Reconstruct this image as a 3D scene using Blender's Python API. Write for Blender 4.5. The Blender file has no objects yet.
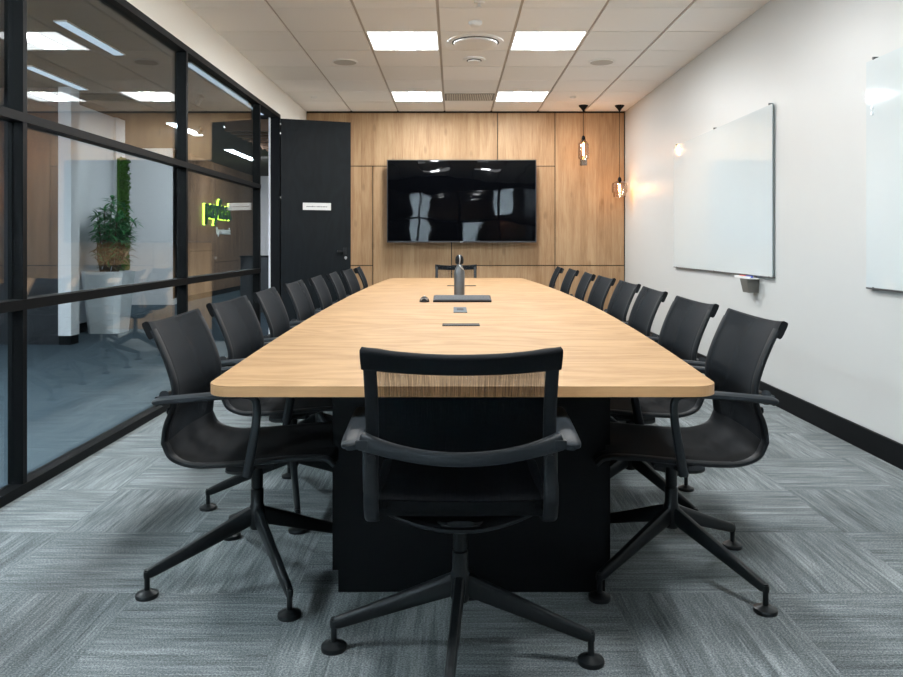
import bpy, bmesh, math, random
from mathutils import Vector, Matrix
random.seed(7)
PI = math.pi
scene = bpy.context.scene
C = scene.collection

# ------------------------------------------------------------------ materials
def new_mat(name):
    m = bpy.data.materials.new(name); m.use_nodes = True
    nt = m.node_tree; nt.nodes.clear()
    out = nt.nodes.new('ShaderNodeOutputMaterial')
    return m, nt, out

class NB:
    """tiny node builder"""
    def __init__(s, nt): s.nt = nt
    def n(s, typ, **kw):
        nd = s.nt.nodes.new(typ)
        for k, v in kw.items():
            if k == 'ins':
                for a, b in v.items():
                    if isinstance(b, bpy.types.NodeSocket): s.nt.links.new(b, nd.inputs[a])
                    else: nd.inputs[a].default_value = b
            else: setattr(nd, k, v)
        return nd
    def math(s, op, a, b=None, c=None):
        nd = s.nt.nodes.new('ShaderNodeMath'); nd.operation = op
        for i, v in enumerate((a, b, c)):
            if v is None: continue
            if isinstance(v, bpy.types.NodeSocket): s.nt.links.new(v, nd.inputs[i])
            else: nd.inputs[i].default_value = v
        return nd.outputs[0]
    def mix(s, f, a, b, mode='MIX'):
        nd = s.nt.nodes.new('ShaderNodeMix'); nd.data_type = 'RGBA'; nd.blend_type = mode
        for i, v in ((0, f), (6, a), (7, b)):
            if isinstance(v, bpy.types.NodeSocket): s.nt.links.new(v, nd.inputs[i])
            else: nd.inputs[i].default_value = (v if i == 0 else (*v, 1) if len(v) == 3 else v)
        return nd.outputs[2]
    def ramp(s, f, stops):
        nd = s.nt.nodes.new('ShaderNodeValToRGB')
        cr = nd.color_ramp
        while len(cr.elements) > 1: cr.elements.remove(cr.elements[-1])
        cr.elements[0].position = stops[0][0]; cr.elements[0].color = (*stops[0][1], 1)
        for p, c in stops[1:]:
            e = cr.elements.new(p); e.color = (*c, 1)
        s.nt.links.new(f, nd.inputs[0])
        return nd.outputs[0]
    def coord(s, kind='Object'):
        return s.nt.nodes.new('ShaderNodeTexCoord').outputs[kind]
    def sep(s, v):
        nd = s.nt.nodes.new('ShaderNodeSeparateXYZ'); s.nt.links.new(v, nd.inputs[0]); return nd.outputs
    def comb(s, x, y, z):
        nd = s.nt.nodes.new('ShaderNodeCombineXYZ')
        for i, v in enumerate((x, y, z)):
            if isinstance(v, bpy.types.NodeSocket): s.nt.links.new(v, nd.inputs[i])
            else: nd.inputs[i].default_value = v
        return nd.outputs[0]
    def noise(s, vec, scale=5, detail=2, rough=.5, dist=0):
        nd = s.n('ShaderNodeTexNoise', ins={'Vector': vec, 'Scale': scale, 'Detail': detail, 'Roughness': rough, 'Distortion': dist})
        return nd.outputs['Fac']
    def white(s, vec):
        nd = s.nt.nodes.new('ShaderNodeTexWhiteNoise'); nd.noise_dimensions = '3D'
        s.nt.links.new(vec, nd.inputs['Vector']); return nd.outputs['Value']
    def bump(s, h, strength=.2, dist=.002):
        return s.n('ShaderNodeBump', ins={'Height': h, 'Strength': strength, 'Distance': dist}).outputs[0]

def lin(r, g, b):
    f = lambda c: (c/255/12.92) if c/255 <= .04045 else ((c/255+.055)/1.055)**2.4
    return (f(r), f(g), f(b))

def bsdf(nb, out, color, rough=.5, normal=None, metallic=0, spec=.5, coat=0, coat_rough=.03):
    p = nb.n('ShaderNodeBsdfPrincipled')
    for k, v in (('Base Color', color), ('Roughness', rough), ('Metallic', metallic),
                 ('Specular IOR Level', spec), ('Coat Weight', coat), ('Coat Roughness', coat_rough)):
        if isinstance(v, bpy.types.NodeSocket): nb.nt.links.new(v, p.inputs[k])
        elif k == 'Base Color': p.inputs[k].default_value = (*v, 1)
        else: p.inputs[k].default_value = v
    if normal is not None: nb.nt.links.new(normal, p.inputs['Normal'])
    nb.nt.links.new(p.outputs[0], out.inputs[0])
    return p

def plain(name, color, rough=.5, metallic=0, spec=.5, bump=0, bscale=400, coat=0, var=.04):
    m, nt, out = new_mat(name); nb = NB(nt)
    co = nb.coord()
    nz = nb.noise(co, bscale if bump else 6, 2)
    c2 = tuple(min(1, x*(1+var)) for x in color); c1 = tuple(x*(1-var) for x in color)
    col = nb.mix(nz, c1, c2)
    nrm = nb.bump(nz, bump, .001) if bump else None
    bsdf(nb, out, col, rough, nrm, metallic, spec, coat)
    return m

def wood(name, light, dark, axis, plank=.13, stretch=14, plank_amt=.35, rough=.45, cathedral=0, knots=True, spec=.4, plank_axis=None):
    """axis = grain direction (0,1,2); planks vary across plank_axis"""
    m, nt, out = new_mat(name); nb = NB(nt)
    co = nb.coord(); x = nb.sep(co)
    pa = plank_axis if plank_axis is not None else (0 if axis != 0 else 1)
    idx = nb.math('FLOOR', nb.math('DIVIDE', x[pa], plank))
    idx2 = nb.math('FLOOR', nb.math('DIVIDE', nb.math('ADD', x[pa], .031), plank*.61))
    pv = nb.white(nb.comb(idx, 0, 0)); pv2 = nb.white(nb.comb(idx2, 3.3, 0))
    sc = [1, 1, 1]; sc[axis] = 1/stretch
    off = nb.math('MULTIPLY', pv, 7.0)
    comps = [nb.math('MULTIPLY', x[i], sc[i]) for i in range(3)]
    comps[axis] = nb.math('ADD', comps[axis], off)
    v = nb.comb(*comps)
    fine = nb.noise(v, 95, 4, .65)
    mid = nb.noise(v, 16, 3, .6, .6)
    sc2 = [1, 1, 1]; sc2[axis] = .28
    comps2 = [nb.math('MULTIPLY', x[i], sc2[i]) for i in range(3)]
    comps2[axis] = nb.math('ADD', comps2[axis], off)
    v2 = nb.comb(*comps2)
    big = nb.noise(v2, 3.2, 2, .5, .3)
    rings = nb.math('SINE', nb.math('MULTIPLY', big, 60.0 if cathedral else 25.0))
    rings = nb.math('MULTIPLY_ADD', rings, .5, .5)
    f = nb.math('MULTIPLY', fine, .46)
    f = nb.math('ADD', f, nb.math('MULTIPLY', mid, .34))
    f = nb.math('ADD', f, nb.math('MULTIPLY', rings, .10+cathedral*.12))
    f = nb.math('ADD', f, nb.math('MULTIPLY', nb.math('ADD', pv, pv2), plank_amt*.25))
    col = nb.ramp(f, [(.28, light), (.55, tuple((a+b)/2 for a, b in zip(light, dark))), (.82, dark)])
    if knots:
        sk = [6, 6, 6]; sk[axis] = 2.6
        vk = nb.comb(*[nb.math('MULTIPLY', x[i], sk[i]) for i in range(3)])
        vo = nb.n('ShaderNodeTexVoronoi', ins={'Vector': vk, 'Scale': 1.0, 'Randomness': 1.0})
        k = nb.ramp(vo.outputs['Distance'], [(0, (1, 1, 1)), (.09, (.7, .7, .7)), (.17, (0, 0, 0))])
        col = nb.mix(nb.math('MULTIPLY', k, .38), col, tuple(c*.42 for c in dark))
    bsdf(nb, out, col, rough, nb.bump(fine, .12, .001), 0, spec)
    return m

def emis(name, color, strength):
    m, nt, out = new_mat(name); nb = NB(nt)
    e = nb.n('ShaderNodeEmission', ins={'Color': (*color, 1), 'Strength': strength})
    nt.links.new(e.outputs[0], out.inputs[0])
    return m

def glass_mat(name, tint=(1, 1, 1), f0=.05, rough=0.0, body=None, body_amt=0, gain=1.0, edge=None):
    """thin architectural glass: straight transmission + Schlick reflection"""
    m, nt, out = new_mat(name); nb = NB(nt)
    geo = nt.nodes.new('ShaderNodeNewGeometry')
    dt = nb.n('ShaderNodeVectorMath', operation='DOT_PRODUCT', ins={0: geo.outputs['Normal'], 1: geo.outputs['Incoming']})
    c = nb.math('ABSOLUTE', dt.outputs['Value'])
    p = nb.math('POWER', nb.math('SUBTRACT', 1.0, c), 5.0)
    fr = nb.math('MULTIPLY', nb.math('MULTIPLY_ADD', p, 1-f0, f0), gain)
    fr = nb.math('MINIMUM', fr, .95)
    tcol = nb.mix(nb.math('POWER', nb.math('SUBTRACT', 1.0, c), 2.2), tint, edge) if edge else (*tint, 1)
    tr = nb.n('ShaderNodeBsdfTransparent', ins={'Color': tcol})
    gl = nb.n('ShaderNodeBsdfGlossy', ins={'Roughness': rough, 'Color': (1, 1, 1, 1)})
    mx = nb.n('ShaderNodeMixShader', ins={0: fr, 1: tr.outputs[0], 2: gl.outputs[0]})
    res = mx.outputs[0]
    if body is not None:
        df = nb.n('ShaderNodeBsdfDiffuse', ins={'Color': (*body, 1)})
        res = nb.n('ShaderNodeMixShader', ins={0: body_amt, 1: res, 2: df.outputs[0]}).outputs[0]
    nt.links.new(res, out.inputs[0])
    return m

def mesh_fabric(name, color, alpha):
    m, nt, out = new_mat(name); nb = NB(nt)
    co = nb.coord(); x = nb.sep(co)
    # fine woven ribs: vertical threads (along the profile), irregular
    a = nb.math('SINE', nb.math('MULTIPLY', x[1], 1500.0))
    nz = nb.noise(nb.comb(nb.math('MULTIPLY', x[0], 14), nb.math('MULTIPLY', x[1], 620), nb.math('MULTIPLY', x[2], 14)), 1, 2)
    nz2 = nb.noise(co, 700, 1)
    f = nb.math('ADD', nb.math('MULTIPLY', a, .12), nb.math('ADD', nz, nb.math('MULTIPLY', nz2, .5)))
    geo = nt.nodes.new('ShaderNodeNewGeometry')
    dt = nb.n('ShaderNodeVectorMath', operation='DOT_PRODUCT', ins={0: geo.outputs['Normal'], 1: geo.outputs['Incoming']})
    c = nb.math('ABSOLUTE', dt.outputs['Value'])
    # open holes seen head-on, closed when seen at a slant
    hole = nb.math('MULTIPLY', nb.math('POWER', c, 3.2), alpha)
    hole = nb.math('MULTIPLY', hole, nb.math('MULTIPLY_ADD', nz, 1.3, .30))
    hole = nb.math('MINIMUM', hole, .85)
    col = nb.mix(nb.math('MULTIPLY', f, .6), tuple(k*.55 for k in color), tuple(k*1.5 for k in color))
    p = nb.n('ShaderNodeBsdfPrincipled', ins={'Base Color': col, 'Roughness': .75, 'Specular IOR Level': .12, 'Normal': nb.bump(f, .3, .0006)})
    tr = nb.n('ShaderNodeBsdfTransparent')
    mx = nb.n('ShaderNodeMixShader', ins={0: hole, 1: p.outputs[0], 2: tr.outputs[0]})
    nt.links.new(mx.outputs[0], out.inputs[0])
    return m

def carpet(name, c_dark, c_mid, c_light, contrast=1.0, ox=0.0, oy=.385, cell=.5):
    m, nt, out = new_mat(name); nb = NB(nt)
    co = nb.coord(); x = nb.sep(co)
    u = nb.math('DIVIDE', nb.math('SUBTRACT', x[0], ox), cell); v = nb.math('DIVIDE', nb.math('SUBTRACT', x[1], oy), cell)
    iu = nb.math('FLOOR', u); iv = nb.math('FLOOR', v)
    par = nb.math('MODULO', nb.math('ADD', nb.math('ADD', iu, iv), 100.0), 2.0)   # 0/1 quarter-turn
    across = nb.mix(par, nb.comb(x[0], x[1], 0), nb.comb(x[1], x[0], 0))
    s = nb.sep(across)
    tile = nb.comb(nb.math('MULTIPLY', iu, 13.7), nb.math('MULTIPLY', iv, 7.3), 0)
    tr = nb.white(tile)
    def stripe(width, stretch, seed):
        i = nb.math('FLOOR', nb.math('DIVIDE', s[0], width))
        vec = nb.comb(nb.math('MULTIPLY', i, 3.17), nb.math('ADD', nb.math('MULTIPLY', s[1], stretch), nb.math('MULTIPLY', nb.white(nb.comb(i, nb.math('MULTIPLY', tr, 91.0), seed)), 17.0)), nb.math('ADD', nb.math('MULTIPLY', tr, 23.0), seed))
        return nb.noise(vec, 1.0, 2, .6)
    f = nb.math('MULTIPLY', stripe(.006, 4.5, 1.5), .44)
    f = nb.math('ADD', f, nb.math('MULTIPLY', stripe(.022, 2.6, 5.2), .36))
    f = nb.math('ADD', f, nb.math('MULTIPLY', stripe(.07, 1.6, 9.1), .20))
    f = nb.math('ADD', nb.math('MULTIPLY', nb.math('SUBTRACT', f, .5), 1.35*contrast), .5)
    f = nb.math('ADD', f, nb.math('MULTIPLY', nb.math('SUBTRACT', tr, .5), .08))
    pile = nb.noise(co, 190, 3, .75)
    f = nb.math('ADD', f, nb.math('MULTIPLY', nb.math('SUBTRACT', pile, .5), 1.5))
    col = nb.ramp(f, [(.12, c_dark), (.5, c_mid), (.88, c_light)])
    # thin tile seams
    fu = nb.math('ABSOLUTE', nb.math('SUBTRACT', nb.math('FRACT', u), .5)); fv = nb.math('ABSOLUTE', nb.math('SUBTRACT', nb.math('FRACT', v), .5))
    seam = nb.math('GREATER_THAN', nb.math('MAXIMUM', fu, fv), .496)
    col = nb.mix(nb.math('MULTIPLY', seam, .15), col, c_dark)
    bsdf(nb, out, col, .95, nb.bump(pile, .5, .004), 0, .1)
    return m

def ceiling_mat():
    m, nt, out = new_mat('ceiling_tile'); nb = NB(nt)
    co = nb.coord(); x = nb.sep(co)
    iu = nb.math('FLOOR', nb.math('DIVIDE', nb.math('ADD', x[0], .115), .6)); iv = nb.math('FLOOR', nb.math('DIVIDE', nb.math('SUBTRACT', x[1], 5.42), .6))
    t = nb.white(nb.comb(iu, iv, 1))
    col = nb.mix(t, (.84, .835, .81), (.93, .925, .91))
    bsdf(nb, out, col, .85, nb.bump(nb.noise(co, 300, 3), .15, .001), 0, .2)
    return m

M = {}
M['oak_wall'] = wood('oak_wall_veneer', lin(184, 155, 120), lin(136, 104, 73), 2, .17, 16, .6, .55, spec=.25)
M['oak_table'] = wood('oak_table_veneer', lin(178, 145, 106), lin(142, 110, 76), 0, .375, 5, .12, .6, cathedral=1, knots=False, spec=.12, plank_axis=1)
M['oak_edge'] = wood('oak_table_edge', lin(220, 172, 122), lin(190, 142, 96), 0, 3, 9, .1, .45, knots=False)
M['oak_sign'] = wood('walnut_wall_veneer', lin(150, 118, 92), lin(104, 76, 56), 2, .2, 16, .5, .5, plank_axis=1, knots=False)
M['gap'] = plain('panel_gap_dark', (.012, .010, .008), .9)
M['carpet'] = carpet('striped_carpet', lin(58, 64, 67), lin(112, 119, 121), lin(168, 174, 175))
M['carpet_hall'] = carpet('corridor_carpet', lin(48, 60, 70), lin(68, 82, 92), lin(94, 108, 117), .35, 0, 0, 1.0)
M['ceil'] = ceiling_mat()
M['tbar'] = plain('ceiling_grid', (.50, .46, .42), .6)
M['paint'] = plain('wall_paint_white', (.55, .56, .55), .40, spec=.26, var=.01)
M['paint_warm'] = plain('bulkhead_paint', (.74, .72, .66), .6, var=.01)
M['hall_white'] = plain('corridor_white_paint', (.74, .76, .80), .6, var=.03)
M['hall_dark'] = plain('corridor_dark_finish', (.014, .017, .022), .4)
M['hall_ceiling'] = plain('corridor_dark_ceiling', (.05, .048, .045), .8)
M['slat'] = plain('ceiling_slat_wood', (.20, .11, .06), .6)
M['black'] = plain('black_powder_coat', (.0035, .0042, .0048), .5, spec=.09, bump=.05, bscale=900)
M['skirt'] = plain('black_skirting', (.005, .006, .007), .55, spec=.1)
M['base_black'] = plain('black_laminate', (.004, .005, .0058), .5, spec=.12)
M['door'] = wood('black_stained_ash', (.0085, .0125, .0155), (.005, .007, .009), 2, .4, 10, .1, .5, cathedral=1, knots=False, spec=.15)
M['glass'] = glass_mat('partition_glass', (.93, .965, .96), .055, gain=1.25)
M['plastic'] = plain('charcoal_plastic', (.0075, .0100, .0125), .55, spec=.3, bump=.06, bscale=1200)
M['arm'] = plain('armrest_plastic', (.014, .019, .024), .5, spec=.4, bump=.04, bscale=900)
M['legm'] = plain('black_coated_metal', (.008, .0105, .012), .38, spec=.3)
M['fabric'] = mesh_fabric('black_mesh_fabric', (.0085, .0115, .0145), 1.25)
M['seatfab'] = mesh_fabric('black_seat_fabric', (.0055, .0070, .0085), .15)
M['band'] = plain('black_trim_fabric', (.0048, .0062, .0078), .8, spec=.2, bump=.4, bscale=900)
M['screen'] = None
M['bezel'] = plain('tv_bezel', (.06, .06, .065), .3, metallic=.6)
M['board'] = plain('white_glass_board', (.59, .65, .665), .06, spec=.5, var=.004, coat=.3)
M['edge'] = plain('board_glass_edge', (.30, .36, .36), .2)
M['steel'] = plain('brushed_steel', (.45, .46, .47), .32, metallic=1)
M['steel_dark'] = plain('graphite_steel', (.12, .125, .13), .42, metallic=.5)
M['grey'] = plain('mid_grey_plastic', (.22, .22, .21), .5)
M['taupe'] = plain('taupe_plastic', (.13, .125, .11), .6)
M['outlet'] = plain('blue_grey_plastic', (.07, .09, .105), .6, spec=.2)
M['white_p'] = plain('white_plastic', (.8, .8, .78), .4)
M['diff_dark'] = plain('diffuser_shadow_gap', (.05, .05, .045), .7)
M['speaker'] = plain('speaker_grille', (.50, .49, .46), .8, bump=.5, bscale=600)
M['panel_light'] = emis('light_panel_glow', (.96, .985, 1.0), 2.2)
M['panel_lens'] = emis('light_lens_glow', (.96, .985, 1.0), 72)
M['hall_light'] = emis('corridor_light_glow', (.80, .90, 1.0), 14)
M['strip_glow'] = emis('strip_light_glow', (.62, .80, 1.0), .42)
M['panel_lens_near'] = emis('near_light_lens_glow', (.96, .985, 1.0), 58)
M['hall_fill'] = emis('corridor_fill_glow', (.86, .93, 1.0), 60)  # glow of the added corridor fill panels
M['bulb'] = emis('filament_glow', (1.0, .55, .22), 60)
M['bulb_glass'] = glass_mat('bulb_glass', (1.0, .93, .82), .05)
M['amber'] = glass_mat('smoked_pendant_glass', (.84, .76, .70), .08, gain=1.5, edge=(.12, .09, .08))
M['smoke'] = glass_mat('smoked_grey_glass', (.45, .47, .5), .12, gain=1.5, edge=(.1, .1, .1))
M['pot'] = plain('white_planter', (.80, .86, .90), .35, var=.01)
M['soil'] = plain('planter_soil', (.03, .02, .014), .95)
M['leaf'] = plain('glossy_leaf', (.040, .22, .065), .4, var=.5)
M['leaf_dry'] = plain('dry_lower_leaf', (.20, .15, .07), .6, var=.4)
M['stem'] = plain('brown_stem', (.10, .07, .045), .8)
M['moss'] = plain('moss_green', (.055, .17, .015), .9, var=.6)
M['sign_green'] = plain('sign_letter_green', (.008, .05, .03), .4)
M['sign_glow'] = emis('sign_backlight', (.55, 1.0, .08), 3.5)
M['sign_white'] = plain('sign_letter_white', (.8, .82, .82), .5)
M['red'] = plain('marker_red', (.5, .03, .02), .4)
M['blue'] = plain('marker_blue', (.02, .05, .35), .4)
M['key'] = plain('keycap_grey', (.075, .082, .088), .65, spec=.15)
M['keyb'] = plain('keyboard_black', (.010, .010, .011), .55, spec=.2)
M['ink'] = plain('sign_print_grey', (.12, .13, .14), .6)

def screen_mat():
    m, nt, out = new_mat('tv_screen_glass'); nb = NB(nt)
    co = nb.coord(); x = nb.sep(co)
    v = nb.comb(nb.math('MULTIPLY', x[0], 1.6), 0, nb.math('MULTIPLY', x[2], 3.0))
    nz = nb.noise(v, 1.2, 1, .4)
    bsdf(nb, out, (.0012, .0014, .002), .02, nb.bump(nz, .25, .010), 0, .30)
    return m
M['screen'] = screen_mat()

# ------------------------------------------------------------------ mesh helpers
def link(name, bm, mats, parent=None, smooth=False, bevel=0, segs=2):
    if bevel:
        es = [e for e in bm.edges if len(e.link_faces) == 2 and e.calc_face_angle(0) > .6]
        if es: bmesh.ops.bevel(bm, geom=es, offset=bevel, segments=segs, affect='EDGES', profile=.5)
    bmesh.ops.recalc_face_normals(bm, faces=bm.faces)
    me = bpy.data.meshes.new(name); bm.to_mesh(me); bm.free()
    if not isinstance(mats, (list, tuple)): mats = [mats]
    for m in mats: me.materials.append(m)
    if smooth:
        for p in me.polygons: p.use_smooth = True
        try: me.set_sharp_from_angle(angle=.7)
        except Exception: pass
    o = bpy.data.objects.new(name, me); C.objects.link(o)
    if parent: o.parent = parent
    return o

def box(bm, x0, x1, y0, y1, z0, z1, mi=0):
    vs = [bm.verts.new(p) for p in ((x0,y0,z0),(x1,y0,z0),(x1,y1,z0),(x0,y1,z0),(x0,y0,z1),(x1,y0,z1),(x1,y1,z1),(x0,y1,z1))]
    fs = []
    for q in ((0,3,2,1),(4,5,6,7),(0,1,5,4),(1,2,6,5),(2,3,7,6),(3,0,4,7)):
        f = bm.faces.new([vs[i] for i in q]); f.material_index = mi; fs.append(f)
    return vs

def boxes(*bs):
    bm = bmesh.new()
    for b in bs: box(bm, *b)
    return bm

def lathe(bm, prof, cx=0, cy=0, seg=32, mi=0, cap=True):
    rings = []
    for r, z in prof:
        rings.append([bm.verts.new((cx+r*math.cos(2*PI*i/seg), cy+r*math.sin(2*PI*i/seg), z)) for i in range(seg)])
    for a, b in zip(rings, rings[1:]):
        for i in range(seg):
            f = bm.faces.new((a[i], a[(i+1) % seg], b[(i+1) % seg], b[i])); f.material_index = mi
    if cap:
        for r in (rings[0], rings[-1]):
            f = bm.faces.new(r); f.material_index = mi

def catmull(pts, n=4):
    P = [Vector(p) for p in pts]; out = []
    for i in range(len(P)-1):
        p0 = P[i-1] if i else P[0]*2-P[1]; p1, p2 = P[i], P[i+1]; p3 = P[i+2] if i+2 < len(P) else P[-1]*2-P[-2]
        for k in range(n):
            t = k/n
            out.append(.5*((2*p1)+(p2-p0)*t+(2*p0-5*p1+4*p2-p3)*t*t+(3*p1-p0-3*p2+p3)*t**3))
    out.append(P[-1]); return out

def sweep(bm, pts, side, dims, n=12, power=2.6, mi=0):
    """closed superellipse section swept along pts. side ~ direction of the first half-size.
    dims: (a,b) or a function t->(a,b)"""
    pts = [Vector(p) for p in pts]; N = len(pts); rings = []
    for i, p in enumerate(pts):
        t = (pts[min(i+1, N-1)]-pts[max(i-1, 0)]).normalized()
        s = Vector(side(i/(N-1)) if callable(side) else side); s = (s-t*s.dot(t)).normalized(); b = t.cross(s)
        a_, b_ = dims(i/(N-1)) if callable(dims) else dims
        ring = []
        for k in range(n):
            an = 2*PI*(k+.5)/n; ca, sa = math.cos(an), math.sin(an)
            ex = 2/power
            ring.append(bm.verts.new(p+s*a_*math.copysign(abs(ca)**ex, ca)+b*b_*math.copysign(abs(sa)**ex, sa)))
        rings.append(ring)
    for a, b in zip(rings, rings[1:]):
        for k in range(n):
            f = bm.faces.new((a[k], a[(k+1) % n], b[(k+1) % n], b[k])); f.material_index = mi
    for r in (rings[0], rings[-1]):
        f = bm.faces.new(r); f.material_index = mi

def prism(bm, outline, z0, z1, mi=0, mi_side=None):
    lo = [bm.verts.new((x, y, z0)) for x, y in outline]; hi = [bm.verts.new((x, y, z1)) for x, y in outline]
    f = bm.faces.new(lo[::-1]); f.material_index = mi; f = bm.faces.new(hi); f.material_index = mi
    n = len(outline)
    for i in range(n):
        f = bm.faces.new((lo[i], lo[(i+1) % n], hi[(i+1) % n], hi[i])); f.material_index = mi if mi_side is None else mi_side

def tag(o, label, cat, group=None, kind=None):
    if label: o['label'] = label
    if cat: o['category'] = cat
    if group: o['group'] = group
    if kind: o['kind'] = kind
    return o
def thing(name, label, cat, loc=(0, 0, 0), rz=0, group=None):
    o = bpy.data.objects.new(name, None); C.objects.link(o); o.empty_display_size = .1
    o.location = loc; o.rotation_euler = (0, 0, rz)
    return tag(o, label, cat, group)
def struct(name, bm, mats, parent=None, **kw):
    o = link(name, bm, mats, parent, **kw)
    if parent is None: o['kind'] = 'structure'
    return o
def dup(o, parent=None):
    c = o.copy(); C.objects.link(c)
    if parent: c.parent = parent
    for ch in [k for k in bpy.data.objects if k.parent == o]: dup(ch, c)
    return c

# ------------------------------------------------------------------ room dimensions
XL, XR, YF, ZC, YB = -1.895, 2.21, 9.68, 2.81, -.85
GX = -1.945                                   # glass plane of the partition

# floor / ceiling / walls -------------------------------------------------------
struct('floor', boxes((GX, XR+.1, YB-.1, YF+.1, -.1, 0)), M['carpet'])
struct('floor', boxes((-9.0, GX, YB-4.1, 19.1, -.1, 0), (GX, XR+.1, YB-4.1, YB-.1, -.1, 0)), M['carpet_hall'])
# suspended ceiling: real tiles over a grid
bm = bmesh.new()
box(bm, XL-.1, XR+.1, YB-.1, YF+.1, ZC+.006, ZC+.12, 1)
lights = [(c, r) for c in (-1, 1) for r in (-7, -3, 1, 5)]
i = -3
while i < 4:
    x0 = -.115+.6*i; x1 = min(x0+.6, XR)
    for j in range(-11, 8):
        y0 = 5.42+.6*j; y1 = min(y0+.6, YF)
        if y1-y0 < .02 or x1-x0 < .02: continue
        if (i, j) in lights: continue
        if y0 < YB: y0 = YB
        if y1 < YB: continue
        box(bm, max(x0+.011, XL), x1-.011 if x1 < XR else XR, y0+.0055, y1-.0055, ZC-.006, ZC+.006, 0)
    i += 1
struct('ceiling', bm, [M['ceil'], M['tbar']])
struct('wall_right', boxes((XR, XR+.12, YB-.1, YF+.1, 0, ZC+.1)), M['paint'])
# far wall of oak panels
bm = bmesh.new()
box(bm, XL-.1, XR+.1, YF+.018, YF+.12, 0, ZC+.1, 1)
xa, xb, xc, xd, xr = -1.04, -.025, .568, 1.307, XR-.010
h1, h2, ht = 2.10, .82, ZC-.022
g = .0055
for (a, b, c, d) in ((XL, xc, h1, ht), (xc, xd, h1, ht), (XL, xa, h2, h1), (XL, xa, 0, h2), (xa, xb, 0, h1), (xb, xd, h2, h1), (xb, xd, 0, h2), (xd, xr, h2, ht), (xd, xr, 0, h2)):
    box(bm, a+g, b-g, YF, YF+.019, c+g, d-g, 0)
struct('wall_far', bm, [M['oak_wall'], M['gap']])
# left: cream bulkhead over the glass, plain wall behind the open door
struct('wall_left', boxes((XL-.12, XL, YB-.1, 8.24, 2.515, ZC+.1), (XL-.12, XL, 8.24, YF+.1, 0, ZC+.1)), M['paint_warm'])
struct('baseboard_right', boxes((XR-.016, XR, YB, YF, 0, .12)), M['skirt'], bevel=.002)

# glazed partition on the left ---------------------------------------------------
bm = bmesh.new()
ys = [-.72, 1.289, 3.318, 5.347, 7.372]       # mullion starts
for y in ys: box(bm, -1.967, XL-.004, y, y+.031, 0, 2.515)
def frame_rail(z0, z1):
    box(bm, -1.967, XL, YB-.1, 7.403, z0, z1)
frame_rail(0, .045); frame_rail(.815, .86); frame_rail(1.645, 1.685); frame_rail(2.47, 2.515)
box(bm, -2.02, XL, 7.403, 8.24, 2.475, 2.515)           # door head
box(bm, -1.99, XL+.002, 8.185, 8.24, 0, 2.475)          # hinge jamb
struct('trim_1', bm, M['black'], bevel=.003, segs=1)
edges = [YB-.1]+ys
n = 1
for k in range(len(ys)):
    y0 = (ys[k-1]+.031) if k else YB-.1
    y1 = ys[k]
    for (z0, z1) in ((.045, .815), (.86, 1.645), (1.685, 2.47)):
        struct('window_%d' % n, boxes((GX-.004, GX+.004, y0, y1, z0, z1)), M['glass']); n += 1
# pale edge strip of the door opening
struct('trim_2', boxes((-2.008, -1.993, 8.165, 8.185, 0, 2.475)), M['hall_white'])

# open black door ----------------------------------------------------------------
dvec = Vector((.732, .263, 0)); dlen = dvec.length; da = math.atan2(.263, .732)
door = thing('door_1', None, None, (XL+.005, 8.215, 0), da)
door['kind'] = 'structure'
link('door_leaf', boxes((0.004, dlen, 0, .045, .012, 2.47)), M['door'], door, bevel=.002)
bm = boxes((dlen-.085, dlen-.045, -.008, 0, .98, 1.06), (dlen-.072, dlen-.058, -.05, -.008, 1.013, 1.027), (dlen-.16, dlen-.058, -.058, -.044, 1.011, 1.028))
link('door_handle', bm, M['legm'], door, bevel=.003)
bm = bmesh.new(); lathe(bm, [(.016, -.006), (.016, 0)], seg=20)
bmesh.ops.rotate(bm, verts=bm.verts, matrix=Matrix.Rotation(PI/2, 3, 'X'))
bmesh.ops.translate(bm, verts=bm.verts, vec=(dlen-.058, -.002, .945)); box(bm, dlen-.063, dlen-.053, -.010, 0, .925, .955)
link('lock_cylinder', bm, M['steel'], door)
sg = link('door_sign', boxes((.31*dlen, .71*dlen, -.006, 0, 1.475, 1.555)), M['white_p'], door, bevel=.001)
bm = bmesh.new()
x = .36*dlen; xe = .655*dlen
while x < xe:      # a line of print too small to read in the photo
    w = random.choice((.006, .008, .010)); box(bm, x, min(x+w, xe), -.0068, -.0055, 1.508, 1.508+random.choice((.010, .013))); x += w+random.choice((.003, .003, .007))
link('print_line', bm, M['ink'], sg)
bm = bmesh.new()
for z in (2.40, 2.30, 1.6, .25): box(bm, -.012, .004, -.012, 0, z, z+.018)
link('hinge', bm, M['steel'], door)

# ------------------------------------------------------------------ wall behind the camera: another glazed partition
bm = bmesh.new()
for x in (-1.9, -.95, .12, 1.2, 2.16): box(bm, x, x+.045, YB-.09, YB, 0, ZC)
for z0, z1 in ((0, .05), (.83, .875), (1.66, 1.70), (2.5, ZC)): box(bm, XL-.1, XR, YB-.09, YB, z0, z1)
struct('trim_3', bm, M['black'])
struct('window_%d' % n, boxes((XL, XR, YB-.055, YB-.045, .05, 2.5)), M['glass'])
YW = YB-4.1
wb = []; holes = [(-8.0, -2.4, .5, 2.7), (-1.36, -.78, .9, 2.7), (.30, .95, 1.15, 1.75), (1.35, 1.95, 2.1, 2.7)]  # widest opening is unseen, added to flood the corridor with daylight
xs_ = [-9, -8.0, -2.4, -1.36, -.78, .30, .95, 1.35, 1.95, XR+.12]
for a, b in zip(xs_, xs_[1:]):
    h = [q for q in holes if abs(q[0]-a) < 1e-6]
    if h: wb += [(a, b, YW-.1, YW, 0, h[0][2]), (a, b, YW-.1, YW, h[0][3], ZC+.1)]
    else: wb.append((a, b, YW-.1, YW, 0, ZC+.1))
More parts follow.
